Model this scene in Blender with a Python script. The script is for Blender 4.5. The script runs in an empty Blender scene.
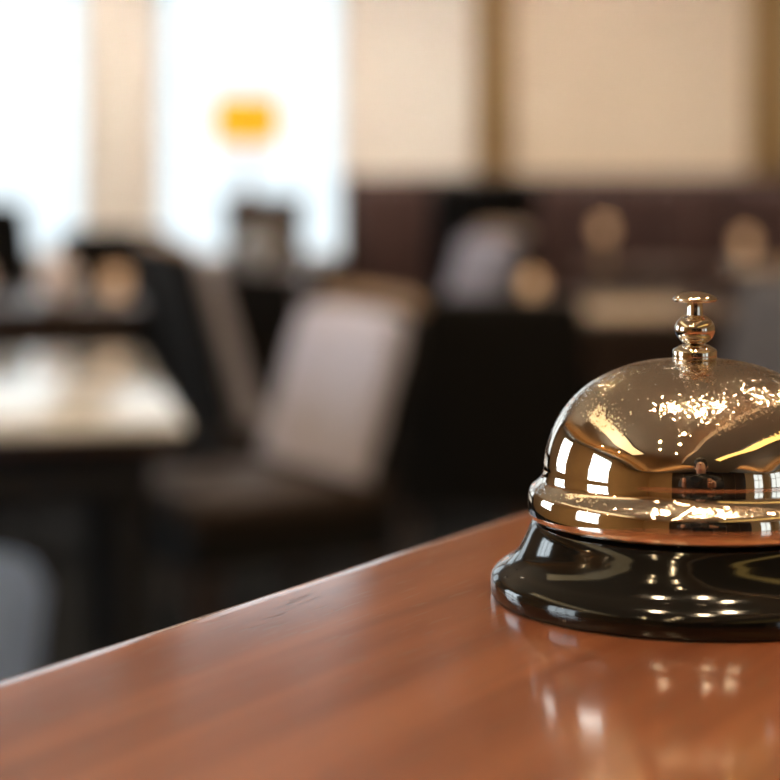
import bpy, bmesh, math, random
from mathutils import Vector, Matrix
random.seed(7)
sc = bpy.context.scene
COL = sc.collection
PI = math.pi

# ------------------------------------------------------------------ camera, world, exposure
COUNTER_Z = 1.08
EYE_Z = COUNTER_Z + 0.0929
FPX = 2064.0
cam = bpy.data.cameras.new('camera')
cam.sensor_width = 36.0
cam.lens = FPX / 780.0 * 36.0
cam.shift_y = -(390 - 149) / 780.0
cam.clip_start = 0.02
cam.dof.use_dof = True
cam.dof.focus_distance = 0.418
cam.dof.aperture_fstop = 10.4
camo = bpy.data.objects.new('camera', cam)
COL.objects.link(camo)
camo.location = (0, 0, EYE_Z)
camo.rotation_euler = (PI / 2, 0, 0)
sc.camera = camo

world = bpy.data.worlds.new('overcast_sky')
sc.world = world
world.use_nodes = True
wn = world.node_tree.nodes
wn['Background'].inputs['Color'].default_value = (0.86, 0.94, 1.0, 1)
# overcast sky, brightest towards the veiled sun on the side of the -X windows
_l = world.node_tree.links
_tc = wn.new('ShaderNodeTexCoord'); _sx = wn.new('ShaderNodeSeparateXYZ'); _mr = wn.new('ShaderNodeMapRange')
_mr.interpolation_type = 'SMOOTHSTEP'
_mr.inputs['From Min'].default_value = 0.30; _mr.inputs['From Max'].default_value = 0.85
_mr.inputs['To Min'].default_value = 1.42; _mr.inputs['To Max'].default_value = 8.0
_ng = wn.new('ShaderNodeMath'); _ng.operation = 'MULTIPLY'; _ng.inputs[1].default_value = -1.0
_l.new(_tc.outputs['Generated'], _sx.inputs[0]); _l.new(_sx.outputs['X'], _ng.inputs[0]); _l.new(_ng.outputs[0], _mr.inputs['Value'])
_l.new(_mr.outputs[0], wn['Background'].inputs['Strength'])

sc.view_settings.view_transform = 'Standard'
sc.view_settings.look = 'None'
sc.view_settings.exposure = 0.0
sc.view_settings.gamma = 1.0
sc.view_settings.use_curve_mapping = False
cy = sc.cycles
cy.use_denoising = True
cy.denoising_input_passes = 'RGB_ALBEDO_NORMAL'
cy.max_bounces = 10
cy.diffuse_bounces = 4
cy.glossy_bounces = 6
cy.transparent_max_bounces = 12
cy.caustics_reflective = False
cy.caustics_refractive = False
cy.sample_clamp_indirect = 8.0
cy.blur_glossy = 0.5

LAMP_GAIN = 1.0

# ------------------------------------------------------------------ materials
MATS = {}
def mat(name, color, rough=0.5, metal=0.0, coat=0.0, coat_rough=0.05, spec=0.5, emit=None, strength=0.0, sheen=0.0):
    if name in MATS:
        return MATS[name]
    m = bpy.data.materials.new(name)
    m.use_nodes = True
    b = m.node_tree.nodes['Principled BSDF']
    b.inputs['Base Color'].default_value = (*color, 1)
    b.inputs['Roughness'].default_value = rough
    b.inputs['Metallic'].default_value = metal
    b.inputs['Coat Weight'].default_value = coat
    b.inputs['Coat Roughness'].default_value = coat_rough
    b.inputs['Specular IOR Level'].default_value = spec
    b.inputs['Sheen Weight'].default_value = sheen
    if emit:
        b.inputs['Emission Color'].default_value = (*emit, 1)
        b.inputs['Emission Strength'].default_value = strength
    MATS[name] = m
    return m

def nodes(m):
    return m.node_tree.nodes, m.node_tree.links, m.node_tree.nodes['Principled BSDF']

def add_noise_color(m, c1, c2, scale, stretch=(1, 1, 1), detail=4, p1=0.35, p2=0.65, coord='Object'):
    n, l, b = nodes(m)
    tc = n.new('ShaderNodeTexCoord'); mp = n.new('ShaderNodeMapping')
    mp.inputs['Scale'].default_value = stretch
    tx = n.new('ShaderNodeTexNoise'); tx.inputs['Scale'].default_value = scale; tx.inputs['Detail'].default_value = detail
    rp = n.new('ShaderNodeValToRGB')
    rp.color_ramp.elements[0].position = p1; rp.color_ramp.elements[0].color = (*c1, 1)
    rp.color_ramp.elements[1].position = p2; rp.color_ramp.elements[1].color = (*c2, 1)
    l.new(tc.outputs[coord], mp.inputs['Vector']); l.new(mp.outputs['Vector'], tx.inputs['Vector'])
    l.new(tx.outputs['Fac'], rp.inputs['Fac']); l.new(rp.outputs['Color'], b.inputs['Base Color'])
    return tc, mp, tx, rp

def add_bump(m, scale, strength, dist, stretch=(1, 1, 1), coord='Object', detail=2):
    n, l, b = nodes(m)
    tc = n.new('ShaderNodeTexCoord'); mp = n.new('ShaderNodeMapping'); mp.inputs['Scale'].default_value = stretch
    tx = n.new('ShaderNodeTexNoise'); tx.inputs['Scale'].default_value = scale; tx.inputs['Detail'].default_value = detail
    bp = n.new('ShaderNodeBump'); bp.inputs['Strength'].default_value = strength; bp.inputs['Distance'].default_value = dist
    l.new(tc.outputs[coord], mp.inputs['Vector']); l.new(mp.outputs['Vector'], tx.inputs['Vector'])
    l.new(tx.outputs['Fac'], bp.inputs['Height']); l.new(bp.outputs['Normal'], b.inputs['Normal'])

def plaster(name, c):
    m = mat(name, c, 0.75)
    add_noise_color(m, tuple(v * 0.95 for v in c), c, 1.5)
    add_bump(m, 60, 0.1, 0.004)
    return m

M_CREAM = plaster('cream_plaster', (0.86, 0.80, 0.70))
M_WARM = plaster('warm_beige_plaster', (0.74, 0.60, 0.44))
M_GOLD = plaster('gold_plaster', (0.68, 0.45, 0.22))
M_CEIL = plaster('ceiling_plaster', (0.90, 0.64, 0.40))
M_PILASTER = plaster('golden_brown_panel', (0.30, 0.185, 0.07))
M_WHITEWOOD = mat('white_painted_wood', (0.78, 0.77, 0.74), 0.4)
M_DARKPANEL = mat('dark_panelling', (0.035, 0.02, 0.014), 0.4)
add_noise_color(M_DARKPANEL, (0.022, 0.013, 0.009), (0.05, 0.027, 0.018), 6, (8, 8, 0.6))
M_CARPET = mat('dark_carpet', (0.012, 0.012, 0.012), 0.95, spec=0.1)
add_noise_color(M_CARPET, (0.009, 0.009, 0.009), (0.015, 0.0155, 0.016), 90)
M_BLACK = mat('black_upholstery', (0.012, 0.011, 0.011), 0.6, spec=0.25)
add_bump(M_BLACK, 300, 0.15, 0.001)
M_GREY = mat('grey_fabric', (0.36, 0.33, 0.37), 0.85, spec=0.2, sheen=0.2)
add_noise_color(M_GREY, (0.44, 0.42, 0.50), (0.57, 0.545, 0.64), 160)
add_bump(M_GREY, 400, 0.3, 0.001)
M_MIDGREY = mat('mid_grey_fabric', (0.3, 0.28, 0.33), 0.85, spec=0.2)
add_noise_color(M_MIDGREY, (0.27, 0.255, 0.30), (0.35, 0.33, 0.385), 160)
M_DIMGREY = mat('charcoal_grey_fabric', (0.12, 0.115, 0.125), 0.85, spec=0.2)
add_noise_color(M_DIMGREY, (0.10, 0.095, 0.105), (0.14, 0.135, 0.145), 160)
M_BLUEGREY = mat('blue_grey_fabric', (0.22, 0.25, 0.32), 0.85, spec=0.2)
add_noise_color(M_BLUEGREY, (0.26, 0.40, 0.74), (0.36, 0.50, 0.88), 140)
M_BROWNSEAT = mat('brown_leather', (0.036, 0.024, 0.019), 0.5, spec=0.3)
add_bump(M_BROWNSEAT, 120, 0.15, 0.002)
M_TAN = mat('tan_wood', (0.36, 0.22, 0.12), 0.45)
add_noise_color(M_TAN, (0.27, 0.16, 0.085), (0.42, 0.27, 0.15), 14, (1, 8, 8))
M_DARKWOOD = mat('dark_wood', (0.045, 0.024, 0.015), 0.4, coat=0.3)
add_noise_color(M_DARKWOOD, (0.03, 0.016, 0.01), (0.065, 0.034, 0.02), 10, (1, 8, 8))
M_BROWNWOOD = mat('brown_wood', (0.17, 0.075, 0.032), 0.45)
add_noise_color(M_BROWNWOOD, (0.12, 0.05, 0.02), (0.22, 0.10, 0.045), 10, (8, 8, 1))
M_CREAMTOP = mat('cream_lacquer', (0.82, 0.79, 0.75), 0.25, coat=1.0, coat_rough=0.10)
add_noise_color(M_CREAMTOP, (0.86, 0.84, 0.81), (0.90, 0.89, 0.87), 5)
M_BANQ = mat('red_brown_leather', (0.052, 0.026, 0.021), 0.5, spec=0.3)
add_bump(M_BANQ, 90, 0.2, 0.002)
M_MAT_TAN = mat('tan_mat_and_reflection', (0.55, 0.42, 0.30), 0.7)
add_bump(M_MAT_TAN, 220, 0.5, 0.002)
M_PINK = mat('pink_napkin', (0.80, 0.62, 0.60), 0.8)
add_noise_color(M_PINK, (0.86, 0.74, 0.73), (0.92, 0.82, 0.81), 40)
M_PORCELAIN = mat('white_porcelain', (0.82, 0.82, 0.82), 0.12, coat=0.6)
add_noise_color(M_PORCELAIN, (0.80, 0.80, 0.80), (0.84, 0.84, 0.84), 8)
M_LAMP = mat('lit_lamp', (0.9, 0.85, 0.75), 0.5, emit=(1.0, 0.76, 0.47), strength=460 * LAMP_GAIN)
M_LAMP_SMALL = mat('lit_small_lamp', (0.9, 0.85, 0.75), 0.5, emit=(1.0, 0.72, 0.38), strength=260 * LAMP_GAIN)
M_FILL_DINING = mat('dining_fill_light', (0.9, 0.85, 0.75), 0.5, emit=(1.0, 0.80, 0.58), strength=750 * LAMP_GAIN)
M_FILL_WALL = mat('wall_fill_light', (0.9, 0.85, 0.75), 0.5, emit=(1.0, 0.90, 0.81), strength=1080 * LAMP_GAIN)
M_COVE_FILL = mat('cove_fill_line', (0.9, 0.8, 0.6), 0.5, emit=(1.0, 0.72, 0.38), strength=2.2)
M_STRIP = mat('lit_cove_strip', (0.9, 0.8, 0.6), 0.5, emit=(1.0, 0.72, 0.36), strength=1.5)
M_STRIP_GOLD = mat('lit_gold_strip', (0.9, 0.8, 0.6), 0.5, emit=(1.0, 0.62, 0.16), strength=2.2)
M_SHADE = mat('lit_orange_shade', (0.80, 0.30, 0.02), 0.8, emit=(1.0, 0.31, 0.004), strength=1.15)
M_FLAME = mat('candle_flame', (1, 0.7, 0.4), 0.5, emit=(1.0, 0.58, 0.26), strength=9)
M_AMBER = mat('frosted_amber_glass', (0.75, 0.48, 0.26), 0.35, emit=(1.0, 0.62, 0.36), strength=0.42)
M_BRASS = mat('brushed_brass', (0.75, 0.55, 0.28), 0.3, metal=1.0)
add_noise_color(M_BRASS, (0.68, 0.49, 0.24), (0.8, 0.6, 0.32), 30)
M_CLOTHBLACK = mat('black_suit', (0.012, 0.012, 0.014), 0.85, spec=0.2)
add_noise_color(M_CLOTHBLACK, (0.009, 0.009, 0.011), (0.016, 0.016, 0.018), 120)
M_SKIN = mat('skin', (0.52, 0.30, 0.20), 0.5)
add_noise_color(M_SKIN, (0.47, 0.26, 0.17), (0.55, 0.33, 0.23), 20)
M_HAIR = mat('dark_hair', (0.015, 0.01, 0.008), 0.5)
add_noise_color(M_HAIR, (0.01, 0.007, 0.005), (0.025, 0.016, 0.012), 60, (1, 1, 6))
M_CAMBODY = mat('black_camera_body', (0.012, 0.012, 0.012), 0.45)
add_bump(M_CAMBODY, 500, 0.3, 0.0005)

# window glass: thin clear pane
M_GLASS = bpy.data.materials.new('window_glass'); M_GLASS.use_nodes = True
n = M_GLASS.node_tree.nodes; l = M_GLASS.node_tree.links
n.remove(n['Principled BSDF'])
tr = n.new('ShaderNodeBsdfTransparent'); tr.inputs['Color'].default_value = (0.96, 0.98, 0.98, 1)
gl = n.new('ShaderNodeBsdfGlossy'); gl.inputs['Roughness'].default_value = 0.02
fr = n.new('ShaderNodeFresnel'); fr.inputs['IOR'].default_value = 1.35
mx = n.new('ShaderNodeMixShader')
l.new(fr.outputs['Fac'], mx.inputs['Fac']); l.new(tr.outputs[0], mx.inputs[1]); l.new(gl.outputs[0], mx.inputs[2])
l.new(mx.outputs[0], n['Material Output'].inputs['Surface'])

# polished counter wood
def counter_wood():
    m = mat('polished_mahogany', (0.24, 0.075, 0.028), 0.36, coat=1.0, coat_rough=0.115)
    n, l, b = nodes(m)
    b.inputs['Coat IOR'].default_value = 2.1
    tc = n.new('ShaderNodeTexCoord')
    mp = n.new('ShaderNodeMapping'); mp.inputs['Scale'].default_value = (1.6, 22, 22)
    t1 = n.new('ShaderNodeTexNoise'); t1.inputs['Scale'].default_value = 3.2; t1.inputs['Detail'].default_value = 6; t1.inputs['Distortion'].default_value = 0.6
    r1 = n.new('ShaderNodeValToRGB')
    e = r1.color_ramp.elements
    e[0].position = 0.30; e[0].color = (0.160, 0.046, 0.019, 1)
    e[1].position = 0.72; e[1].color = (0.300, 0.106, 0.047, 1)
    x = e.new(0.5); x.color = (0.225, 0.071, 0.029, 1)
    l.new(tc.outputs['Object'], mp.inputs['Vector']); l.new(mp.outputs['Vector'], t1.inputs['Vector']); l.new(t1.outputs['Fac'], r1.inputs['Fac'])
    # fine pores: short dashes along the grain
    mp2 = n.new('ShaderNodeMapping'); mp2.inputs['Scale'].default_value = (85, 800, 800)
    t2 = n.new('ShaderNodeTexNoise'); t2.inputs['Scale'].default_value = 1.0; t2.inputs['Detail'].default_value = 2
    r2 = n.new('ShaderNodeValToRGB')
    r2.color_ramp.elements[0].position = 0.31; r2.color_ramp.elements[0].color = (0, 0, 0, 1)
    r2.color_ramp.elements[1].position = 0.40; r2.color_ramp.elements[1].color = (1, 1, 1, 1)
    l.new(tc.outputs['Object'], mp2.inputs['Vector']); l.new(mp2.outputs['Vector'], t2.inputs['Vector']); l.new(t2.outputs['Fac'], r2.inputs['Fac'])
    mul = n.new('ShaderNodeMix'); mul.data_type = 'RGBA'; mul.blend_type = 'MULTIPLY'; mul.inputs['Factor'].default_value = 0.62
    l.new(r1.outputs['Color'], mul.inputs['A']); l.new(r2.outputs['Color'], mul.inputs['B'])
    l.new(mul.outputs['Result'], b.inputs['Base Color'])
    cw = n.new('ShaderNodeMapRange'); cw.inputs['To Min'].default_value = 0.4; cw.inputs['To Max'].default_value = 1.0
    l.new(r2.outputs['Color'], cw.inputs['Value']); l.new(cw.outputs[0], b.inputs['Coat Weight'])
    bp = n.new('ShaderNodeBump'); bp.inputs['Strength'].default_value = 0.07; bp.inputs['Distance'].default_value = 0.0001
    l.new(r2.outputs['Color'], bp.inputs['Height'])
    l.new(bp.outputs['Normal'], b.inputs['Normal'])
    l.new(bp.outputs['Normal'], b.inputs['Coat Normal'])
    return m
M_COUNTER = counter_wood()

# nickel-plated bell metal with fine dust pits that sparkle near the lamps
def bell_metal(name, color, rough, speck):
    m = mat(name, color, rough, metal=1.0)
    n, l, b = nodes(m)
    tc = n.new('ShaderNodeTexCoord')
    # tiny dents: one small random tilt per cell, on a share of the cells
    vo = n.new('ShaderNodeTexVoronoi'); vo.inputs['Scale'].default_value = 3300
    l.new(tc.outputs['Object'], vo.inputs['Vector'])
    big = n.new('ShaderNodeTexNoise'); big.inputs['Scale'].default_value = 70; big.inputs['Detail'].default_value = 2
    l.new(tc.outputs['Object'], big.inputs['Vector'])
    cen = n.new('ShaderNodeVectorMath'); cen.operation = 'SUBTRACT'; cen.inputs[1].default_value = (0.5, 0.5, 0.5)
    l.new(vo.outputs['Color'], cen.inputs[0])
    wn_ = n.new('ShaderNodeTexWhiteNoise'); wn_.noise_dimensions = '3D'
    l.new(vo.outputs['Color'], wn_.inputs['Vector'])
    ad = n.new('ShaderNodeMath'); ad.operation = 'ADD'
    l.new(wn_.outputs['Value'], ad.inputs[0]); l.new(big.outputs['Fac'], ad.inputs[1])
    rp = n.new('ShaderNodeMapRange'); rp.inputs['From Min'].default_value = 0.80; rp.inputs['From Max'].default_value = 1.40
    rp.inputs['To Min'].default_value = 0.0; rp.inputs['To Max'].default_value = speck
    l.new(ad.outputs[0], rp.inputs['Value'])
    # dust settles on the faces that look up
    ge = n.new('ShaderNodeNewGeometry')
    sz = n.new('ShaderNodeSeparateXYZ'); l.new(ge.outputs['Normal'], sz.inputs[0])
    up = n.new('ShaderNodeMapRange'); up.inputs['From Min'].default_value = 0.45; up.inputs['From Max'].default_value = 0.80
    l.new(sz.outputs['Z'], up.inputs['Value'])
    du = n.new('ShaderNodeMath'); du.operation = 'MULTIPLY'
    l.new(rp.outputs[0], du.inputs[0]); l.new(up.outputs[0], du.inputs[1])
    ro = n.new('ShaderNodeMapRange'); ro.inputs['From Min'].default_value = 0.0; ro.inputs['From Max'].default_value = 0.12
    ro.inputs['To Min'].default_value = rough; ro.inputs['To Max'].default_value = 0.13
    l.new(du.outputs[0], ro.inputs['Value']); l.new(ro.outputs[0], b.inputs['Roughness'])
    sc_ = n.new('ShaderNodeVectorMath'); sc_.operation = 'SCALE'
    l.new(cen.outputs['Vector'], sc_.inputs[0]); l.new(du.outputs[0], sc_.inputs['Scale'])
    sm = n.new('ShaderNodeVectorMath'); sm.operation = 'ADD'
    l.new(ge.outputs['Normal'], sm.inputs[0]); l.new(sc_.outputs['Vector'], sm.inputs[1])
    nm = n.new('ShaderNodeVectorMath'); nm.operation = 'NORMALIZE'
    l.new(sm.outputs['Vector'], nm.inputs[0]); l.new(nm.outputs['Vector'], b.inputs['Normal'])
    return m
M_NICKEL = bell_metal('polished_nickel', (0.91, 0.81, 0.70), 0.035, 0.45)
M_NICKEL2 = mat('polished_nickel_knob', (0.88, 0.80, 0.68), 0.07, metal=1.0)
add_bump(M_NICKEL2, 900, 0.05, 0.0002)
M_ENAMEL = mat('black_enamel', (0.005, 0.0048, 0.0045), 0.10, coat=0.35, coat_rough=0.05, spec=0.3)
add_bump(M_ENAMEL, 1200, 0.03, 0.0002)
M_RUBBER = mat('black_rubber', (0.008, 0.008, 0.008), 0.7)
add_bump(M_RUBBER, 800, 0.1, 0.0002)
M_STEEL = mat('dull_steel', (0.35, 0.34, 0.33), 0.35, metal=1.0)
add_bump(M_STEEL, 300, 0.05, 0.0005)

# ------------------------------------------------------------------ mesh helpers
def finish(bm, angle=35):
    bmesh.ops.recalc_face_normals(bm, faces=bm.faces)
    a = math.radians(angle)
    for f in bm.faces: f.smooth = True
    for e in bm.edges:
        if len(e.link_faces) == 2:
            e.smooth = e.calc_face_angle(0) < a

def obj(name, bm, material, parent=None, loc=None, angle=35):
    finish(bm, angle)
    me = bpy.data.meshes.new(name); bm.to_mesh(me); bm.free()
    me.materials.append(material)
    o = bpy.data.objects.new(name, me); COL.objects.link(o)
    if parent is not None: o.parent = parent
    if loc is not None: o.location = loc
    return o

def tag(o, label, cat, group=None):
    o['label'] = label; o['category'] = cat
    if group: o['group'] = group
    return o

def thing(name, label, cat, loc=(0, 0, 0), rz=0.0, group=None):
    o = bpy.data.objects.new(name, None); COL.objects.link(o)
    o.empty_display_size = 0.1
    o.location = loc; o.rotation_euler = (0, 0, rz)
    return tag(o, label, cat, group)

def struct(name, bm, m, parent=None):
    o = obj(name, bm, m, parent)
    if parent is None: o['kind'] = 'structure'
    return o

def box(bm, x0, x1, y0, y1, z0, z1, bevel=0.0, seg=3, M=None):
    r = bmesh.ops.create_cube(bm, size=1.0)
    vs = r['verts']
    for v in vs:
        v.co = Vector((x0 + (v.co.x + .5) * (x1 - x0), y0 + (v.co.y + .5) * (y1 - y0), z0 + (v.co.z + .5) * (z1 - z0)))
    if bevel > 0:
        es = list({e for v in vs for e in v.link_edges})
        rr = bmesh.ops.bevel(bm, geom=es, offset=bevel, segments=seg, profile=0.5, affect='EDGES')
        vs = list({v for f in rr['faces'] for v in f.verts} | {v for v in vs if v.is_valid})
    if M is not None:
        for v in vs: v.co = M @ v.co
    return bm

def B(*a, **k):
    bm = bmesh.new(); box(bm, *a, **k); return bm

def lathe(prof, seg=64, bm=None, c=(0, 0, 0)):
    """prof: list of (r,z) from one end to the other; r=0 closes."""
    bm = bm or bmesh.new()
    rings = []
    for r, z in prof:
        if r < 1e-7: rings.append([bm.verts.new((c[0], c[1], c[2] + z))])
        else: rings.append([bm.verts.new((c[0] + r * math.cos(2 * PI * i / seg), c[1] + r * math.sin(2 * PI * i / seg), c[2] + z)) for i in range(seg)])
    for a, b in zip(rings, rings[1:]):
        for i in range(seg):
            j = (i + 1) % seg
            if len(a) == 1 and len(b) == 1: continue
            if len(a) == 1: bm.faces.new((a[0], b[i], b[j]))
            elif len(b) == 1: bm.faces.new((a[i], a[j], b[0]))
            else: bm.faces.new((a[i], a[j], b[j], b[i]))
    return bm

def smooth_profile(P, per=10):
    """monotone-ish Hermite resampling of a coarse (r,z) profile"""
    out = []
    n = len(P)
    t = [0.0]
    for a, b in zip(P, P[1:]): t.append(t[-1] + math.hypot(b[0] - a[0], b[1] - a[1]))
    def tan(i):
        a, b = max(i - 1, 0), min(i + 1, n - 1)
        d = t[b] - t[a]
        return ((P[b][0] - P[a][0]) / d, (P[b][1] - P[a][1]) / d)
    for i in range(n - 1):
        h = t[i + 1] - t[i]; m0, m1 = tan(i), tan(i + 1)
        for k in range(per):
            u = k / per
            a = 2 * u**3 - 3 * u * u + 1; b = u**3 - 2 * u * u + u; c = -2 * u**3 + 3 * u * u; d = u**3 - u * u
            out.append(tuple(a * P[i][q] + b * h * m0[q] + c * P[i + 1][q] + d * h * m1[q] for q in (0, 1)))
    out.append(P[-1])
    return out

def tube(pts, radii, seg=14, bm=None):
    bm = bm or bmesh.new()
    rings = []
    for i, p in enumerate(pts):
        p = Vector(p)
        d = (Vector(pts[min(i + 1, len(pts) - 1)]) - Vector(pts[max(i - 1, 0)])).normalized()
        s = d.cross(Vector((0, 0, 1)))
        if s.length < 1e-4: s = d.cross(Vector((1, 0, 0)))
        s.normalize(); q = s.cross(d)
        rings.append([bm.verts.new(p + radii[i] * (s * math.cos(2 * PI * k / seg) + q * math.sin(2 * PI * k / seg))) for k in range(seg)])
    for a, b in zip(rings, rings[1:]):
        for i in range(seg):
            j = (i + 1) % seg
            bm.faces.new((a[i], a[j], b[j], b[i]))
    bm.faces.new(rings[0][::-1]); bm.faces.new(rings[-1])
    return bm

def curved_panel(w, base, top, th, bow, seg_u=10, seg_v=8, roundness=0.05):
    """slanted upholstered panel; base=(x,z), top=(x,z); width along Y; thickness th toward +X"""
    bm = bmesh.new()
    bx, bz = base; tx, tz = top
    d = Vector((tx - bx, 0, tz - bz)); L = d.length; d.normalize()
    nrm = Vector((d.z, 0, -d.x))       # forward
    grid = {}
    for s in (0, 1):
        for iu in range(seg_u + 1):
            for iv in range(seg_v + 1):
                u = -1 + 2 * iu / seg_u; v = iv / seg_v
                # superellipse-like corner rounding of the outline at the top
                ww = w / 2 * (1 - roundness * max(0, v - 0.75) ** 2 * 16)
                edge = max(abs(u) ** 6, max(0, (v - 0.5) * 2) ** 8)
                t = th * (1 - 0.45 * edge) if s else 0.0
                p = Vector((bx, 0, bz)) + d * (v * L - (0.02 * u ** 4 * (v ** 4))) + nrm * (t + bow * u * u) + Vector((0, u * ww, 0))
                grid[s, iu, iv] = bm.verts.new(p)
    def q(a, b, c, e): bm.faces.new((a, b, c, e))
    for iu in range(seg_u):
        for iv in range(seg_v):
            for s in (0, 1):
                q(grid[s, iu, iv], grid[s, iu + 1, iv], grid[s, iu + 1, iv + 1], grid[s, iu, iv + 1])
    for iv in range(seg_v):
        for iu in (0, seg_u):
            q(grid[0, iu, iv], grid[0, iu, iv + 1], grid[1, iu, iv + 1], grid[1, iu, iv])
    for iu in range(seg_u):
        for iv in (0, seg_v):
            q(grid[0, iu, iv], grid[0, iu + 1, iv], grid[1, iu + 1, iv], grid[1, iu, iv])
    bmesh.ops.recalc_face_normals(bm, faces=bm.faces)
    return bm

# ------------------------------------------------------------------ the room
XL, XR, YB, YF, ZC = -4.0, 4.5, -4.0, 8.5, 2.9
WT = 0.2

struct('floor', B(XL - WT, XR + WT, YB - WT, YF + WT, -0.12, 0), M_CARPET)
struct('ceiling', B(XL - WT, XR + WT, YB - WT, YF + WT, ZC, ZC + 0.15), M_CEIL)

def wall_with_openings(name, axis, c0, c1, a0, a1, z0, z1, holes, material):
    """axis 'y': wall spans X in [a0,a1], thickness Y in [c0,c1]; 'x': spans Y. holes: (lo,hi,zlo,zhi)"""
    bm = bmesh.new()
    cuts = sorted(holes)
    def put(lo, hi, zl, zh):
        if hi - lo < 1e-6 or zh - zl < 1e-6: return
        if axis == 'y': box(bm, lo, hi, c0, c1, zl, zh)
        else: box(bm, c0, c1, lo, hi, zl, zh)
    cur = a0
    for lo, hi, zl, zh in cuts:
        put(cur, lo, z0, z1)
        put(lo, hi, z0, zl); put(lo, hi, zh, z1)
        cur = hi
    put(cur, a1, z0, z1)
    return struct(name, bm, material)

WIN = [0]
def window(axis, c0, c1, lo, hi, zl, zh, mull=0, rails=0, inward=1):
    WIN[0] += 1
    root = bpy.data.objects.new('window_%d' % WIN[0], None); COL.objects.link(root)
    root['kind'] = 'structure'
    root.location = ((lo + hi) / 2, (c0 + c1) / 2, zl) if axis == 'y' else ((c0 + c1) / 2, (lo + hi) / 2, zl)
    W = hi - lo; Hh = zh - zl; t = abs(c1 - c0)
    bm = bmesh.new()
    f = 0.045 if mull or rails else 0.022
    def put(a, b, z0, z1, d0, d1):
        if axis == 'y': box(bm, a, b, d0, d1, z0, z1)
        else: box(bm, d0, d1, a, b, z0, z1)
    e = 0.0
    put(-W / 2 + e, -W / 2 + f, 0, Hh, -0.04, 0.04); put(W / 2 - f, W / 2 - e, 0, Hh, -0.04, 0.04)
    put(-W / 2 + f, W / 2 - f, 0, f, -0.04, 0.04); put(-W / 2 + f, W / 2 - f, Hh - f, Hh, -0.04, 0.04)
    for k in range(mull):
        x = -W / 2 + W * (k + 1) / (mull + 1); put(x - 0.02, x + 0.02, f, Hh - f, -0.03, 0.03)
    for k in range(rails):
        z = Hh * (k + 1) / (rails + 1)
        xs = [-W / 2 + f] + [(-W / 2 + W * (q + 1) / (mull + 1)) for q in range(mull)] + [W / 2 - f]
        for a, b in zip(xs, xs[1:]):
            put(a + 0.02, b - 0.02, z - 0.018, z + 0.018, -0.03, 0.03)
    obj('window_frame', bm, M_WHITEWOOD, root)
    bm = bmesh.new(); put(-W / 2 + f * .6, W / 2 - f * .6, f * .6, Hh - f * .6, -0.004, 0.004)
    obj('window_pane', bm, M_GLASS, root)
    bm = bmesh.new()
    if axis == 'y': box(bm, -W / 2 - 0.0, W / 2, -t / 2 - 0.05 * (1 if inward > 0 else 0), -0.042, 0.0, 0.025)
    else:
        if inward > 0: box(bm, 0.042, t / 2 + 0.05, -W / 2, W / 2, 0.0, 0.025)
        else: box(bm, -t / 2 - 0.05, -0.042, -W / 2, W / 2, 0.0, 0.025)
    obj('window_sill', bm, M_WHITEWOOD, root)
    # daylight portal for this opening
    ld = bpy.data.lights.new('window_daylight', 'AREA'); ld.shape = 'RECTANGLE'; ld.size = W; ld.size_y = Hh
    ld.cycles.is_portal = True
    lo_ = bpy.data.objects.new('window_daylight', ld); COL.objects.link(lo_)
    cx, cyy = root.location[0], root.location[1]
    if axis == 'y':
        lo_.location = (cx, c1 + 0.02 if inward > 0 else c0 - 0.02, zl + Hh / 2)
        lo_.rotation_euler = (-PI / 2, 0, 0) if inward > 0 else (PI / 2, 0, 0)
    else:
        lo_.location = (c0 - 0.02 if inward > 0 else c1 + 0.02, cyy, zl + Hh / 2)
        lo_.rotation_euler = (PI / 2, 0, -PI / 2) if inward > 0 else (PI / 2, 0, PI / 2)
    return root

# far wall: three parts by colour - window part, cream panel, warm beige bays
far_holes = [(-3.55, -2.35, 0.72, 2.6), (-2.15, -1.258, 0.72, 2.6), (-0.978, -0.190, 0.72, 2.6)]
wall_with_openings('wall_far', 'y', YF, YF + WT, XL, XR, 0, ZC, far_holes, M_CREAM)
for h in far_holes: window('y', YF, YF + WT, *h, mull=1 if h[1] < -2.2 else 0)
# warm beige bay between golden pilasters, standing 3 cm proud of nothing: a thin panelling on the wall
struct('trim_1', B(0.352, 0.500, YF - 0.05, YF, 1.065, ZC, 0.004), M_PILASTER)
struct('trim_2', B(0.500, 1.47, YF - 0.02, YF, 1.065, ZC), M_WARM)
struct('trim_3', B(1.47, 1.66, YF - 0.05, YF, 1.065, ZC, 0.004), M_PILASTER)
struct('trim_4', B(1.66, 3.6, YF - 0.02, YF, 1.065, ZC), M_WARM)
# dark wainscot with a capping rail
bm = bmesh.new()
box(bm, -0.197, XR, YF - 0.06, YF, 0.0, 1.01)
box(bm, -0.197, XR, YF - 0.075, YF, 1.01, 1.065, 0.006)
struct('trim_5', bm, M_DARKPANEL)
bm = bmesh.new(); box(bm, XL, -0.197, YF - 0.05, YF, 0.0, 0.70)
struct('trim_6', bm, M_DARKPANEL)

left_holes = [(-0.68, 0.80, 0.75, 2.42), (3.0, 4.9, 0.75, 2.42)]
wall_with_openings('wall_left', 'x', XL - WT, XL, YB, YF, 0, ZC, left_holes, M_GOLD)
for h in left_holes: window('x', XL - WT, XL, *h, mull=2, rails=1, inward=1)
right_holes = [(-3.5, -1.9, 0.75, 2.42)]
wall_with_openings('wall_right', 'x', XR, XR + WT, YB, YF, 0, ZC, right_holes, M_GOLD)
for h in right_holes: window('x', XR, XR + WT, *h, mull=2, rails=1, inward=-1)
rear_holes = [(3.25, 4.2, 0.75, 2.42)]
wall_with_openings('wall_rear', 'y', YB - WT, YB, XL, XR, 0, ZC, rear_holes, M_GOLD)
for h in rear_holes: window('y', YB - WT, YB, *h, mull=1, rails=1, inward=-1)
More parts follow.
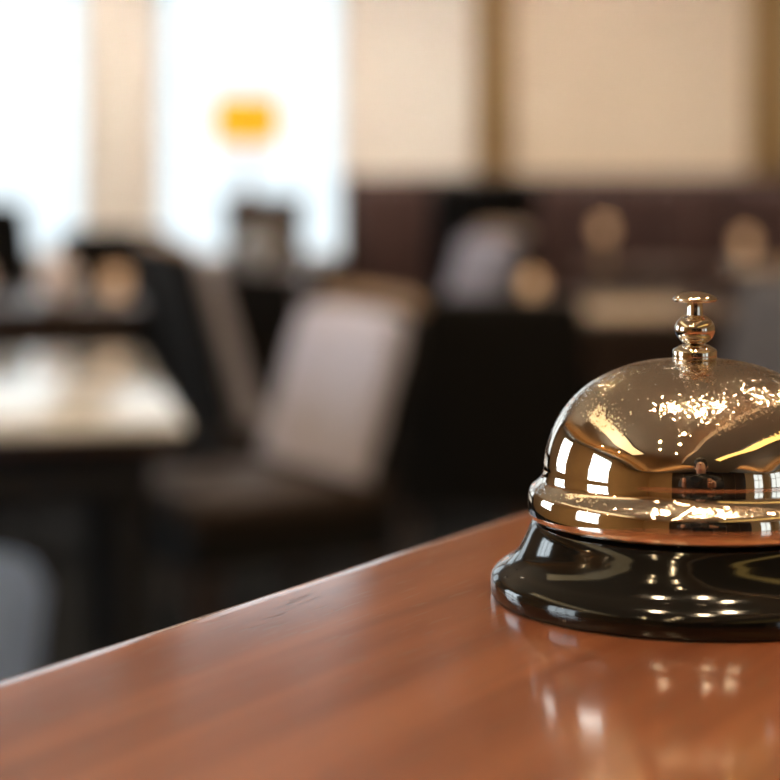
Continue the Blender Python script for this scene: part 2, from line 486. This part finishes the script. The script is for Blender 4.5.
# dark back-bar panelling on the wall behind the counter
bm = bmesh.new()
for k in range(6):
    x0 = -2.0 + k * 0.75
    box(bm, x0 + 0.01, x0 + 0.74, YB, YB + 0.06, 0.0, 2.7, 0.008)
struct('trim_7', bm, M_DARKPANEL)

# dropped soffit over the counter (runs parallel to the counter)
U = Vector((0.521, 0.8536, 0)); NV = Vector((0.8536, -0.521, 0))
ANG = math.atan2(U.y, U.x)
E0 = Vector((-0.0107, 0.4817, 0))
def counter_frame(loc):
    return Matrix.Translation(loc) @ Matrix.Rotation(ANG, 4, 'Z')
Ms = counter_frame(Vector((0.60, -0.22, 0)))
struct('trim_8', B(-3.2, 3.6, -2.6, 0, 2.65, ZC - 0.001, 0.01, M=Ms), M_CEIL)

# ------------------------------------------------------------------ ceiling lamps
def downlight(x, y, r, m, label, cat='ceiling light', z=ZC):
    t = thing('downlight', label, cat, (x, y, z - 0.014), 0, 'recessed ceiling downlights')
    obj('trim_ring', lathe([(r + 0.004, 0.0), (r + 0.025, 0.0), (r + 0.025, 0.008), (r + 0.02, 0.014), (r + 0.004, 0.014), (r + 0.004, 0.0)], 32), M_WHITEWOOD, t)
    obj('lit_lens', lathe([(0, 0.002), (r, 0.002), (r, 0.012), (0, 0.012)], 32), m, t)
    return t
def fill_lamp(x, y, r, m, label):  # added lamp; the tube keeps its lens out of the counter's reflection
    t = thing('added_fill_lamp', label, 'ceiling light', (x, y, ZC - 0.14), 0, 'added fill lamps')
    obj('shade', lathe([(r + 0.004, 0.0), (r + 0.010, 0.0), (r + 0.010, 0.139), (0, 0.139), (0, 0.12), (r + 0.004, 0.12), (r + 0.004, 0.0)], 32), M_CAMBODY, t)
    obj('lit_lens', lathe([(0, 0.085), (r, 0.085), (r, 0.10), (0, 0.10)], 32), m, t)
    return t
BIG = [(-0.31, 0.41), (0.38, 0.51), (0.11, 0.10), (1.12, 1.33)]
SMALL = [(-0.39, -0.76), (-1.18, -0.98), (-1.39, -1.37), (-0.64, -1.29), (-0.99, -1.94), (-0.74, 3.28), (-3.6, 0.46), (-3.5, -0.70)]
DINING_FILL = [(-1.7, 5.3), (-0.5, 5.3), (0.7, 5.3), (1.9, 5.3), (-1.0, 3.6), (0.3, 3.6), (1.6, 3.6), (2.9, 3.0)]  # unseen lamps, added to lift the light on the chairs
WALL_FILL = [(-1.50, 7.75), (-1.15, 7.8), (-0.80, 7.75), (-0.35, 7.75), (0.12, 7.75), (0.75, 7.75), (1.25, 7.75), (2.0, 7.75), (2.9, 7.75)]  # unseen lamps, added to brighten the far wall and pillar
for p in BIG: downlight(*p, 0.055, M_LAMP, 'broad round warm downlight in the ceiling above the reception bell')
for p in SMALL: downlight(*p, 0.035, M_LAMP_SMALL, 'small round warm downlight in the ceiling between bell and rear wall')
for p in DINING_FILL: fill_lamp(*p, 0.055, M_FILL_DINING, 'added black cylinder fill lamp on the unseen ceiling over the dining tables')
for p in WALL_FILL: fill_lamp(*p, 0.055, M_FILL_WALL, 'added black cylinder fill lamp on the unseen ceiling brightening the far wall')

# cove strips
d = Vector((-0.55, -3.5, 0)); a = math.atan2(-3.5, -0.85)
Mc = Matrix.Translation((-2.3, 0.35, 0)) @ Matrix.Rotation(a, 4, 'Z')
t = thing('cove_light', 'long warm white cove light strip on the ceiling beside the windowed wall', 'cove light', (0, 0, 0))
obj('housing', B(-1.95, 1.95, -0.38, 0.38, ZC - 0.03, ZC - 0.001, 0.005, M=Mc), M_WHITEWOOD, t)
obj('lit_diffuser', B(-1.92, 1.92, -0.35, 0.35, ZC - 0.034, ZC - 0.029, M=Mc), M_STRIP, t)
t = thing('cove_light', 'golden cove light strip under the dropped soffit over the counter', 'cove light', (0, 0, 0))
Mg = counter_frame(Vector((1.39, -1.18, 0)))
obj('housing', B(-1.6, 1.9, -0.16, 0.16, 2.625, 2.649, 0.005, M=Mg), M_WHITEWOOD, t)
obj('lit_diffuser', B(-1.57, 1.87, -0.13, 0.13, 2.621, 2.626, M=Mg), M_STRIP_GOLD, t)

# ledges added on three walls, their strips put in to brighten the ceiling
def cove(n, b0, strip, label):
    struct('trim_%d' % n, B(*b0), M_CREAM)
    t = thing('cove_light', label, 'cove light', (0, 0, 0))
    obj('fill_strip', B(*strip), M_COVE_FILL, t)
cove(9, (XL, XL + 0.34, YB + 0.34, 7.0, 2.56, 2.62), (XL + 0.22, XL + 0.27, YB + 0.4, 6.8, 2.62, 2.632), 'added golden fill strip on the ledge above the windows beside the dining tables')
cove(10, (XR - 0.34, XR, YB + 0.34, 7.0, 2.56, 2.62), (XR - 0.27, XR - 0.22, YB + 0.4, 6.8, 2.62, 2.632), 'added golden fill strip on the ledge along the wall behind the bell side')
cove(11, (XL, XR, YB, YB + 0.34, 2.71, 2.77), (XL + 0.4, XR - 0.4, YB + 0.22, YB + 0.27, 2.77, 2.782), 'added golden fill strip on the ledge above the dark rear panelling')

# ------------------------------------------------------------------ counter
ct = thing('bar_counter', 'polished reddish brown wooden counter with a rounded edge carrying the bell', 'counter', (E0.x, E0.y, 0), ANG)
# local: +X along the edge, -Y into the counter
bm = B(-1.5, 2.2, -0.41, 0.0, COUNTER_Z - 0.036, COUNTER_Z)
es = [e for e in bm.edges if abs(e.verts[0].co.x - e.verts[1].co.x) > 1.0 and e.verts[0].co.y > -0.1]
bmesh.ops.bevel(bm, geom=es, offset=0.0175, segments=14, profile=0.5, affect='EDGES')
obj('countertop', bm, M_COUNTER, ct)
bm = bmesh.new()
box(bm, -1.44, 2.14, -0.36, -0.10, 0.08, COUNTER_Z - 0.036)
obj('counter_body', bm, M_DARKPANEL, ct)
bm = bmesh.new()
for k in range(5):
    x0 = -1.42 + k * 0.71
    box(bm, x0 + 0.03, x0 + 0.68, -0.10, -0.085, 0.14, COUNTER_Z - 0.08, 0.005)
obj('front_panel', bm, M_BROWNWOOD, ct)
obj('plinth', B(-1.40, 2.10, -0.33, -0.14, 0.0, 0.08), M_RUBBER, ct)

# ------------------------------------------------------------------ reception bell
S = 1 / 4800.0
bell = thing('reception_bell', 'shiny nickel push-button reception bell on a black base, standing on the wooden counter', 'bell', (0.0635, 0.43, COUNTER_Z))
base = [(0, 3), (196, 3), (201.5, 0.8), (204, 4), (204, 14), (203, 19), (199.5, 24), (193, 29), (185, 34), (178, 41), (172.5, 50), (168, 60), (164, 69), (160, 74.5), (154, 77), (147, 77), (143, 74), (140, 70), (0, 70)]
head = base[:4]; mid = smooth_profile(base[4:17], 6); tail = base[17:]
obj('base', lathe([(r * S, z * S) for r, z in head + mid + tail], 160), M_ENAMEL, bell, angle=50)
# inner works seen in the gap
obj('inner_drum', lathe([(r * S, z * S) for r, z in [(0, 70), (118, 70), (118, 84), (112, 90), (40, 94), (22, 100), (22, 225), (0, 225)]], 96), M_RUBBER, bell)
bm = bmesh.new()
for k in range(3):
    a = 3.9 + k * 0.55
    tube([(112 * S * math.cos(a), 112 * S * math.sin(a), 88 * S), (132 * S * math.cos(a + .18), 132 * S * math.sin(a + .18), 95 * S)], [5 * S, 5 * S], 10, bm)
obj('clapper', bm, M_STEEL, bell)
outer = [(0, 236), (30, 235), (61, 230), (88, 220), (111, 206), (130, 186), (142, 165), (148.5, 145), (150.5, 132), (151, 124), (153, 117), (158.5, 110.5), (163, 107)]
dome = smooth_profile(outer, 12)
rim = [(164.6, 105.2), (165.7, 102), (166.4, 97), (166.8, 91), (166.8, 86), (166.1, 82), (164.6, 79.4), (162, 78.4), (160, 79.5), (159, 83)]
inner = [(158, 100), (153, 106), (147, 114), (145, 124), (143, 145), (136, 163), (124, 183), (106, 201), (84, 214), (58, 224), (28, 229), (0, 230)]
obj('dome', lathe([(r * S, z * S) for r, z in dome + rim + inner], 192), M_NICKEL, bell, angle=60)
obj('collar', lathe([(r * S, z * S) for r, z in [(0, 232.5), (20.6, 232.5), (20.6, 235.5), (21.8, 236.2), (22.2, 237.5), (22.2, 244), (21.4, 245.8), (16, 249), (13.6, 250.2), (0, 250.2)]], 64), M_NICKEL2, bell, angle=40)
ball = [(0, 249)]
for k in range(25):
    a = -1.0 + 2.16 * k / 24
    ball.append((20.2 * math.cos(a), 265.5 + 16.2 * math.sin(a)))
ball += [(0, 280.6)]
obj('ball_knob', lathe([(r * S, z * S) for r, z in ball], 64), M_NICKEL2, bell, angle=50)
obj('plunger_stem', lathe([(r * S, z * S) for r, z in [(0, 279), (8.6, 279), (8.0, 282), (7.8, 290), (8.0, 294), (0, 294.5)]], 40), M_NICKEL2, bell)
btn = [(0, 293.2), (9, 293.2), (20.0, 293.4), (21.8, 294.2), (22.3, 295.6), (21.6, 297.2), (18.5, 299.4), (13.5, 301.5), (8, 302.8), (3, 303.3), (0, 303.4)]
obj('push_button', lathe([(r * S, z * S) for r, z in btn], 64), M_NICKEL2, bell, angle=60)

# ------------------------------------------------------------------ furniture
def make_chair(label, loc, rz, cushion=M_GREY, shell=M_BLACK, seatm=M_BROWNSEAT, rail=M_TAN, group='upholstered dining chairs', h=0.90, w=0.46, name='dining_chair'):
    """faces local +X"""
    t = thing(name, label, 'chair', (loc[0], loc[1], 0), rz, group)
    sh = h - 0.50
    bm = B(-0.235, 0.235, -w / 2, w / 2, 0.43, 0.50, 0.024, 4)
    obj('seat', bm, seatm, t)
    obj('seat_frame', B(-0.22, 0.22, -w / 2 + 0.015, w / 2 - 0.015, 0.355, 0.432, 0.006), M_BLACK, t)
    top = (-0.235 - sh * 0.27, h - 0.02)
    obj('back_shell', curved_panel(w, (-0.235, 0.40), top, 0.032, 0.035), shell, t)
    obj('back_cushion', curved_panel(w - 0.03, (-0.200, 0.49), (top[0] + 0.030, h - 0.045), 0.075, 0.035), cushion, t)
    bm = bmesh.new()
    pts = []
    for k in range(9):
        u = -1 + k / 4
        pts.append((top[0] + 0.016 + 0.035 * u * u, u * (w / 2 - 0.012), h - 0.012 - 0.012 * u ** 4))
    tube(pts, [0.012] + [0.016] * 7 + [0.012], 12, bm)
    obj('top_rail', bm, rail, t)
    for sx in (1, -1):
        for sy in (1, -1):
            x0 = sx * 0.19; y0 = sy * (w / 2 - 0.045)
            x1 = x0 + (0.01 if sx > 0 else -0.06); y1 = y0 + sy * 0.01
            obj('leg', tube([(x1, y1, 0), (x0, y0, 0.37)], [0.013, 0.021], 12), M_DARKWOOD, t)
    return t

def face(dx, dy): return math.atan2(dy, dx)

# chair in the middle of the view, facing the windows
make_chair('grey cushioned chair reclining in the middle, beside the solid black chair back', (-0.29, 4.25), face(-0.86, -0.50), h=0.87, w=0.44)
make_chair('black-backed chair with grey cushion edge, just beyond the cream table', (-0.27, 5.27), face(0.93, 0.36), h=0.95)
# solid black chairs
make_chair('wide solid black chair seen from behind between bell and reclining grey chair', (0.22, 4.88), face(0.0, 1.0), M_BLACK, M_BLACK, M_BLACK, M_BLACK, w=0.44, h=0.845)
make_chair('black chair in front of the cream pillar between the bright windows', (-0.93, 7.26), face(0.0, 1.0), M_BLACK, M_BLACK, M_BLACK, M_BLACK, h=0.90, w=0.40)
make_chair('black chair at the edge of the picture beneath the first bright window', (-1.41, 7.06), face(0.0, 1.0), M_BLACK, M_BLACK, M_BLACK, M_BLACK, h=1.0)
make_chair('pale grey chair leaning before the dark red banquette', (0.09, 6.70), face(-0.93, -0.37), M_MIDGREY, h=0.915, w=0.42)
make_chair('tall black chair beneath the golden brown pilaster strip', (0.30, 7.54), face(-0.1, 1.0), M_BLACK, M_BLACK, M_BLACK, M_BLACK, h=1.07, w=0.38)
make_chair('grey chair behind the bell, closest to the right border', (0.80, 4.72), face(-0.8, -0.6), M_DIMGREY)
make_chair('black chair seen from behind under the lamp stand', (-0.48, 6.48), face(0.1, 1.0), M_BLACK, M_BLACK, M_BLACK, M_BLACK, h=0.80)

# tables
def rect_table(label, corner, ang, L, W, topm, legm, group='dining tables', h=0.74, apron=0.08):
    """corner = near right corner; local +X runs away along the long side, +Y to the left"""
    t = thing('dining_table', label, 'table', (corner[0], corner[1], 0), ang, group)
    obj('tabletop', B(0, L, 0, W, h - 0.012, h, 0.004), topm, t)
    obj('edge_band', B(0.004, L - 0.004, 0.004, W - 0.004, h - 0.035, h - 0.012, 0.003), M_DARKWOOD, t)
    bm = bmesh.new()
    for (x0, x1, y0, y1) in ((0.05, L - 0.05, 0.05, 0.075), (0.05, L - 0.05, W - 0.075, W - 0.05), (0.05, 0.075, 0.075, W - 0.075), (L - 0.075, L - 0.05, 0.075, W - 0.075)):
        box(bm, x0, x1, y0, y1, h - 0.035 - apron, h - 0.035)
    obj('apron', bm, legm, t)
    for x in (0.09, L - 0.09):
        for y in (0.09, W - 0.09):
            bm = bmesh.new()
            tube([(x, y, 0), (x, y, h - 0.035)], [0.022, 0.032], 16, bm)
            obj('leg', bm, legm, t)
    return t
tA = math.atan2(0.98, -0.18)
rect_table('glossy cream table catching the window light, nearest the counter edge', (-0.318, 3.24), tA, 1.25, 0.80, M_CREAMTOP, M_BLACK)
rect_table('dark table carrying pink napkins, beyond the cream table', (-0.68, 5.70), tA, 0.80, 0.90, M_DARKWOOD, M_DARKWOOD)
rect_table('dark table with a tan sheet as wall reflection behind the bell button', (0.98, 5.25), PI / 2, 0.95, 0.70, M_DARKWOOD, M_DARKWOOD)
rect_table('dark table with a tall candle by the banquette', (1.12, 7.35), PI / 2, 0.52, 0.42, M_DARKWOOD, M_DARKWOOD)
rect_table('dark table by the banquette at the right border', (1.80, 7.30), PI / 2, 0.55, 0.62, M_DARKWOOD, M_DARKWOOD)
rect_table('dark table with white bowl in front of the lamp stand', (-0.28, 6.92), PI / 2, 0.60, 0.44, M_DARKWOOD, M_DARKWOOD)

# low blue-grey tub chair at the near end of the cream table
tub = thing('tub_chair', 'low blue-grey tub chair at the near end of the cream table', 'chair', (-0.765, 2.50, 0), face(-0.1, 1.0))
bm = bmesh.new()
segs = 28
prof = [(0.24, 0.14), (0.30, 0.14), (0.315, 0.40), (0.345, 0.73), (0.33, 0.76), (0.30, 0.76), (0.275, 0.69), (0.25, 0.40)]
rings = []
for i in range(segs + 1):
    a = math.radians(60) + math.radians(240) * i / segs
    k = 0.75 + 0.25 * math.sin(PI * i / segs)
    rings.append([bm.verts.new((r * math.cos(a), r * math.sin(a), 0.14 + (z - 0.14) * k)) for r, z in prof])
for a, b in zip(rings, rings[1:]):
    for i in range(len(prof)):
        j = (i + 1) % len(prof); bm.faces.new((a[i], a[j], b[j], b[i]))
bm.faces.new(rings[0]); bm.faces.new(rings[-1][::-1])
obj('backrest', bm, M_BLUEGREY, tub, angle=50)
obj('seat', lathe([(0, 0.14), (0.24, 0.14), (0.25, 0.17), (0.25, 0.40), (0.235, 0.44), (0.20, 0.455), (0, 0.46)], 40), M_BLUEGREY, tub, angle=50)
for k in range(4):
    a = PI / 4 + k * PI / 2
    obj('leg', tube([(0.22 * math.cos(a), 0.22 * math.sin(a), 0), (0.18 * math.cos(a), 0.18 * math.sin(a), 0.15)], [0.012, 0.018], 12), M_BROWNWOOD, tub)

# banquette along the far wall
bq = thing('banquette', 'long dark red-brown leather banquette against the far wall', 'banquette', (-0.15, 7.88, 0))
LB = 3.6
bm = bmesh.new()
for k in range(12):
    x0 = k * LB / 12
    box(bm, x0 + 0.004, x0 + LB / 12 - 0.004, 0.38, 0.54, 0.42, 1.04, 0.03, 3)
obj('backrest', bm, M_BANQ, bq)
obj('seat', B(0, LB, 0.0, 0.40, 0.33, 0.47, 0.035, 4), M_BANQ, bq)
obj('plinth', B(0.02, LB - 0.02, 0.05, 0.50, 0.0, 0.34), M_DARKPANEL, bq)

# lamp stand (cabinet) and lamp
cb = thing('side_cabinet', 'narrow dark cabinet carrying the orange lamp before the bright window', 'cabinet', (-0.485, 8.02, 0))
obj('body', B(-0.145, 0.145, -0.16, 0.16, 0.06, 0.965, 0.004), M_DARKWOOD, cb)
obj('top_board', B(-0.16, 0.16, -0.175, 0.175, 0.965, 0.99, 0.004), M_DARKWOOD, cb)
dr = obj('door', B(-0.12, 0.12, -0.178, -0.161, 0.09, 0.94, 0.004), M_DARKWOOD, cb)
obj('knob', lathe([(0, 0), (0.012, 0), (0.014, 0.012), (0.008, 0.02), (0, 0.022)], 16), M_BRASS, dr, (0.09, -0.197, 0.55))
for sx in (-1, 1):
    for sy in (-1, 1):
        obj('foot', lathe([(0, 0), (0.014, 0), (0.02, 0.06), (0, 0.06)], 12), M_DARKWOOD, cb, (sx * 0.10, sy * 0.12, 0))

lamp = thing('table_lamp', 'small lit table lamp with orange drum shade, standing on the cabinet before the window', 'lamp', (-0.556, 8.02, 0.99))
obj('base', lathe([(0, 0), (0.042, 0), (0.043, 0.008), (0.02, 0.018), (0.010, 0.03), (0, 0.03)], 32), M_TAN, lamp)
obj('stem', lathe(smooth_profile([(0.008, 0.026), (0.010, 0.06), (0.015, 0.12), (0.010, 0.18), (0.006, 0.22), (0.005, 0.30)], 5) + [(0, 0.30)], 24), M_PORCELAIN, lamp)
bm = lathe([(0.132, 0.200), (0.128, 0.388), (0.125, 0.388), (0.129, 0.200), (0.132, 0.200)], 48)
obj('lamp_shade', bm, M_SHADE, lamp)
obj('bulb', lathe([(0, 0.29), (0.012, 0.29), (0.014, 0.30), (0.024, 0.315), (0.02, 0.335), (0, 0.345)], 20), mat('lit_bulb', (1, 0.9, 0.7), 0.5, emit=(1, 0.65, 0.3), strength=12), lamp)
obj('shade_ring', lathe([(0.006, 0.288), (0.120, 0.288), (0.120, 0.291), (0.006, 0.291), (0.006, 0.288)], 32), M_BRASS, lamp)

# table-top things
def candle(loc, label, r=0.028, h=0.06, stem=0.0):
    t = thing('candle_holder', label, 'candle', loc, 0, 'lit candle holders')
    if stem:
        obj('stand', lathe([(0, 0), (0.035, 0), (0.036, 0.006), (0.008, 0.016), (0.006, stem - 0.01), (0.024, stem), (0, stem)], 28), M_BRASS, t)
    obj('glass_cup', lathe([(0, stem), (r * 0.8, stem), (r, stem + h * 0.5), (r * 0.95, stem + h), (r * 0.88, stem + h), (r * 0.9, stem + h * 0.5), (r * 0.7, stem + 0.006), (0, stem + 0.006)], 32), M_AMBER, t)
    obj('flame', lathe([(0, stem + 0.035), (0.005, stem + 0.042), (0.006, stem + 0.05), (0.003, stem + 0.062), (0, stem + 0.07)], 14), M_FLAME, t)
    return t
candle((0.415, 6.02, 0.74), 'small amber candle on the dark table with the tan reflection sheet')
candle((0.795, 7.68, 0.74), 'tall-stemmed amber candle on the table against the banquette', stem=0.10)
candle((-0.81, 6.10, 0.74), 'amber candle on the dark table beside the pink napkins', r=0.035, h=0.075)
candle((1.30, 7.55, 0.74), 'amber candle on the table at the right border', stem=0.06)

def napkin(loc, rz, label, s=1.0):
    bm = bmesh.new()
    n = 24
    rings = []
    for z, r, amp in ((0, 0.045, 0.1), (0.03, 0.05, 0.15), (0.08, 0.06, 0.3), (0.13, 0.035, 0.45), (0.155, 0.008, 0.2)):
        rings.append([bm.verts.new((s * r * (1 + amp * math.cos(6 * 2 * PI * k / n)) * math.cos(2 * PI * k / n), s * r * (1 + amp * math.cos(6 * 2 * PI * k / n)) * math.sin(2 * PI * k / n), s * z)) for k in range(n)])
    for a, b in zip(rings, rings[1:]):
        for k in range(n):
            j = (k + 1) % n; bm.faces.new((a[k], a[j], b[j], b[k]))
    bm.faces.new(rings[0][::-1]); bm.faces.new(rings[-1])
    o = obj('folded_napkin', bm, M_PINK, None, loc, angle=70)
    o.rotation_euler.z = rz
    return tag(o, label, 'napkin', 'folded pink napkins')
napkin((-0.95, 5.90, 0.74), 0.3, 'pale pink folded napkin standing beside the amber candle', 0.85)
napkin((-1.20, 5.85, 0.74), 1.1, 'pale pink folded napkin nearest the picture border on the dark table', 0.9)

bw = obj('bowl', lathe(smooth_profile([(0.0, 0.0), (0.03, 0.0), (0.035, 0.012), (0.065, 0.05), (0.080, 0.10), (0.072, 0.15)], 4) + [(0.066, 0.15), (0.072, 0.10), (0.058, 0.055), (0.0, 0.02)], 40), M_PORCELAIN, None, (-0.44, 7.02, 0.74), angle=60)
tag(bw, 'shiny white porcelain bowl on the table below the lamp stand', 'bowl')

def placemat(loc, rz, a, b, label):
    o = obj('placemat', B(-a / 2, a / 2, -b / 2, b / 2, 0, 0.005, 0.002), M_MAT_TAN, None, loc)
    o.rotation_euler.z = rz
    return tag(o, label, 'placemat', 'tan placemats')
placemat((0.66, 5.56, 0.74), 0.1, 0.30, 0.40, 'tan sheet standing in for the wall reflection on the table behind the bell')  # added tan sheet: the beige wall mirrored in a glossy tabletop, as colour
placemat((1.42, 7.58, 0.74), 0.0, 0.30, 0.36, 'tan woven placemat beside the candle at the right border')

# ------------------------------------------------------------------ the photographer, behind the camera, mirrored in the bell
person = thing('person', 'person in black standing behind the counter holding a camera, mirrored in the bell', 'person', (0, -0.66, 0))
P0 = Vector((0, -0.66, 0))
bm = bmesh.new(); sk = bm.verts.layers.skin.verify()
def sv(co, r, prev=None, root=False):
    v = bm.verts.new(Vector(co) - P0)
    v[sk].radius = (r, r) if not isinstance(r, tuple) else r
    v[sk].use_root = root
    if prev is not None: bm.edges.new((prev, v))
    return v
YP = -0.66
pel = sv((0, YP, 0.88), (0.155, 0.11), None, True)
wai = sv((0, YP, 1.03), (0.135, 0.10), pel)
che = sv((0, YP + .02, 1.20), (0.155, 0.11), wai)
upc = sv((0, YP + .04, 1.31), (0.11, 0.09), che)
nk = sv((0, YP + .07, 1.40), 0.052, upc)
jaw = sv((0, YP + .115, 1.445), (0.062, 0.066), nk)
hd = sv((0, YP + .115, 1.51), (0.074, 0.088), jaw)
crn = sv((0, YP + .105, 1.58), (0.058, 0.068), hd)
for sx in (-1, 1):
    shd = sv((sx * 0.175, YP + .035, 1.315), 0.062, upc)
    elb = sv((sx * 0.235, YP + .16, 1.17), 0.045, shd)
    fore = sv((sx * 0.17, -0.34, 1.158), 0.038, elb)
    wri = sv((sx * 0.105, -0.195, 1.150), 0.026, fore)
    plm = sv((sx * 0.086, -0.130, 1.155), (0.020, 0.034), wri)
    kn0 = sv((sx * 0.095, YP - .005, 0.80), 0.092, pel)
    kne = sv((sx * 0.105, YP + .025, 0.46), 0.060, kn0)
    ank = sv((sx * 0.110, YP - .02, 0.10), 0.042, kne)
    toe = sv((sx * 0.125, YP + .09, 0.045), (0.042, 0.036), ank)
    tip = sv((sx * 0.130, YP + .155, 0.035), (0.036, 0.026), toe)
me = bpy.data.meshes.new('body_skeleton'); bm.to_mesh(me); bm.free()
tmp = bpy.data.objects.new('body_skeleton', me); COL.objects.link(tmp)
md = tmp.modifiers.new('skin', 'SKIN'); md.use_smooth_shade = True
sb = tmp.modifiers.new('sub', 'SUBSURF'); sb.levels = 3; sb.render_levels = 3
bpy.context.view_layer.update()
dg = bpy.context.evaluated_depsgraph_get()
bm = bmesh.new(); bm.from_mesh(bpy.data.meshes.new_from_object(tmp.evaluated_get(dg)))
bpy.data.objects.remove(tmp, do_unlink=True)
zmin = min(v.co.z for v in bm.verts)
for v in bm.verts:
    if v.co.z < 0.12: v.co.z = max(v.co.z, 0.0) if zmin < 0 else v.co.z
# nose, ears and fingers grow out of the same mesh
def q(x, y, z): return Vector((x, y, z)) - P0
tube([q(0, YP + .198, 1.515), q(0, YP + .218, 1.488), q(0, YP + .204, 1.478)], [0.007, 0.012, 0.009], 10, bm)
for sx in (-1, 1):
    tube([q(sx * 0.070, YP + .108, 1.48), q(sx * 0.084, YP + .102, 1.50), q(sx * 0.080, YP + .10, 1.53)], [0.008, 0.014, 0.009], 10, bm)
    for k, L in enumerate((0.070, 0.080, 0.076, 0.060)):
        z = 1.180 - 0.017 * k
        tube([q(sx * 0.088, -0.135, z), q(sx * 0.090, -0.108, z), q(sx * 0.086, -0.108 + L * 0.45, z), q(sx * 0.072, -0.108 + L * 0.62, z)], [0.009, 0.0095, 0.0085, 0.007], 10, bm)
    tube([q(sx * 0.086, -0.150, 1.165), q(sx * 0.066, -0.148, 1.185), q(sx * 0.048, -0.143, 1.190)], [0.011, 0.010, 0.008], 10, bm)
finish(bm, 60)
me = bpy.data.meshes.new('body'); 
for f in bm.faces:
    c = f.calc_center_median() + P0
    skin = (c.z > 1.378 and (math.hypot(c.x, c.y + 0.594) < 0.072 or c.z > 1.41)) or (c.y > -0.205 and 1.05 < c.z < 1.3)
    f.material_index = 0 if skin else 1
bm.to_mesh(me); bm.free()
me.materials.append(M_SKIN); me.materials.append(M_CLOTHBLACK)
body = bpy.data.objects.new('body', me); COL.objects.link(body); body.parent = person
bm = lathe([(0.096, 1.335), (0.090, 1.372), (0.080, 1.404), (0.075, 1.412), (0.069, 1.408), (0.064, 1.380), (0.06, 1.335), (0.096, 1.335)], 40)
obj('collar', bm, M_CLOTHBLACK, person, Vector((0, 0.066, 0)), angle=60)
# hair cap
bm = lathe(smooth_profile([(0.0, 0.095), (0.045, 0.085), (0.078, 0.045), (0.088, 0.0), (0.084, -0.045), (0.074, -0.06)], 5) + [(0.066, -0.06), (0.07, 0.0), (0.0, 0.06)], 32)
for v in bm.verts:
    v.co.y *= 1.14
    if v.co.y > 0:
        k = min(1, max(0, (v.co.z + 0.03) / 0.10)); k = k * k * (3 - 2 * k)
        v.co.y *= 0.70 + 0.30 * k
    if v.co.z < 0 and v.co.y > 0: v.co.z *= 0.85
obj('hair', bm, M_HAIR, person, q(0, YP + .108, 1.558), angle=60)
for sx in (-1, 1):
    bm = bmesh.new()
    bmesh.ops.create_uvsphere(bm, u_segments=14, v_segments=10, radius=0.0105, matrix=Matrix.Translation(q(sx * 0.026, YP + .180, 1.513)))
    ey = obj('eye', bm, M_PORCELAIN, person)
    bm = bmesh.new()
    bmesh.ops.create_uvsphere(bm, u_segments=12, v_segments=8, radius=0.0065, matrix=Matrix.Translation(q(sx * 0.026, YP + .1858, 1.512)))
    obj('iris', bm, M_HAIR, ey)
    obj('eyebrow', tube([q(sx * 0.014, YP + .194, 1.531), q(sx * 0.028, YP + .190, 1.535), q(sx * 0.041, YP + .178, 1.530)], [0.003, 0.004, 0.003], 8), M_HAIR, person)
bm = bmesh.new()
tube([q(-0.024, YP + .180, 1.450), q(0, YP + .188, 1.447), q(0.024, YP + .180, 1.450)], [0.004, 0.006, 0.004], 8, bm)
obj('mouth', bm, mat('lips', (0.38, 0.15, 0.12), 0.5), person)
# the camera held in both hands
pc = thing('photo_camera', 'black camera held up by the person behind the counter, mirrored in the bell', 'camera', (0, -0.10, EYE_Z))
obj('camera_body', B(-0.068, 0.068, -0.035, 0.03, -0.045, 0.045, 0.008), M_CAMBODY, pc)
obj('viewfinder', B(-0.025, 0.025, -0.035, 0.02, 0.045, 0.068, 0.006), M_CAMBODY, pc)
lb = lathe([(0, 0), (0.034, 0), (0.034, 0.02), (0.036, 0.022), (0.036, 0.045), (0.033, 0.047), (0.033, 0.060), (0.028, 0.060), (0.026, 0.045), (0, 0.045)], 40)
for v in lb.verts: v.co = Vector((v.co.x, v.co.z + 0.0301, v.co.y))
obj('lens', lb, M_CAMBODY, pc)
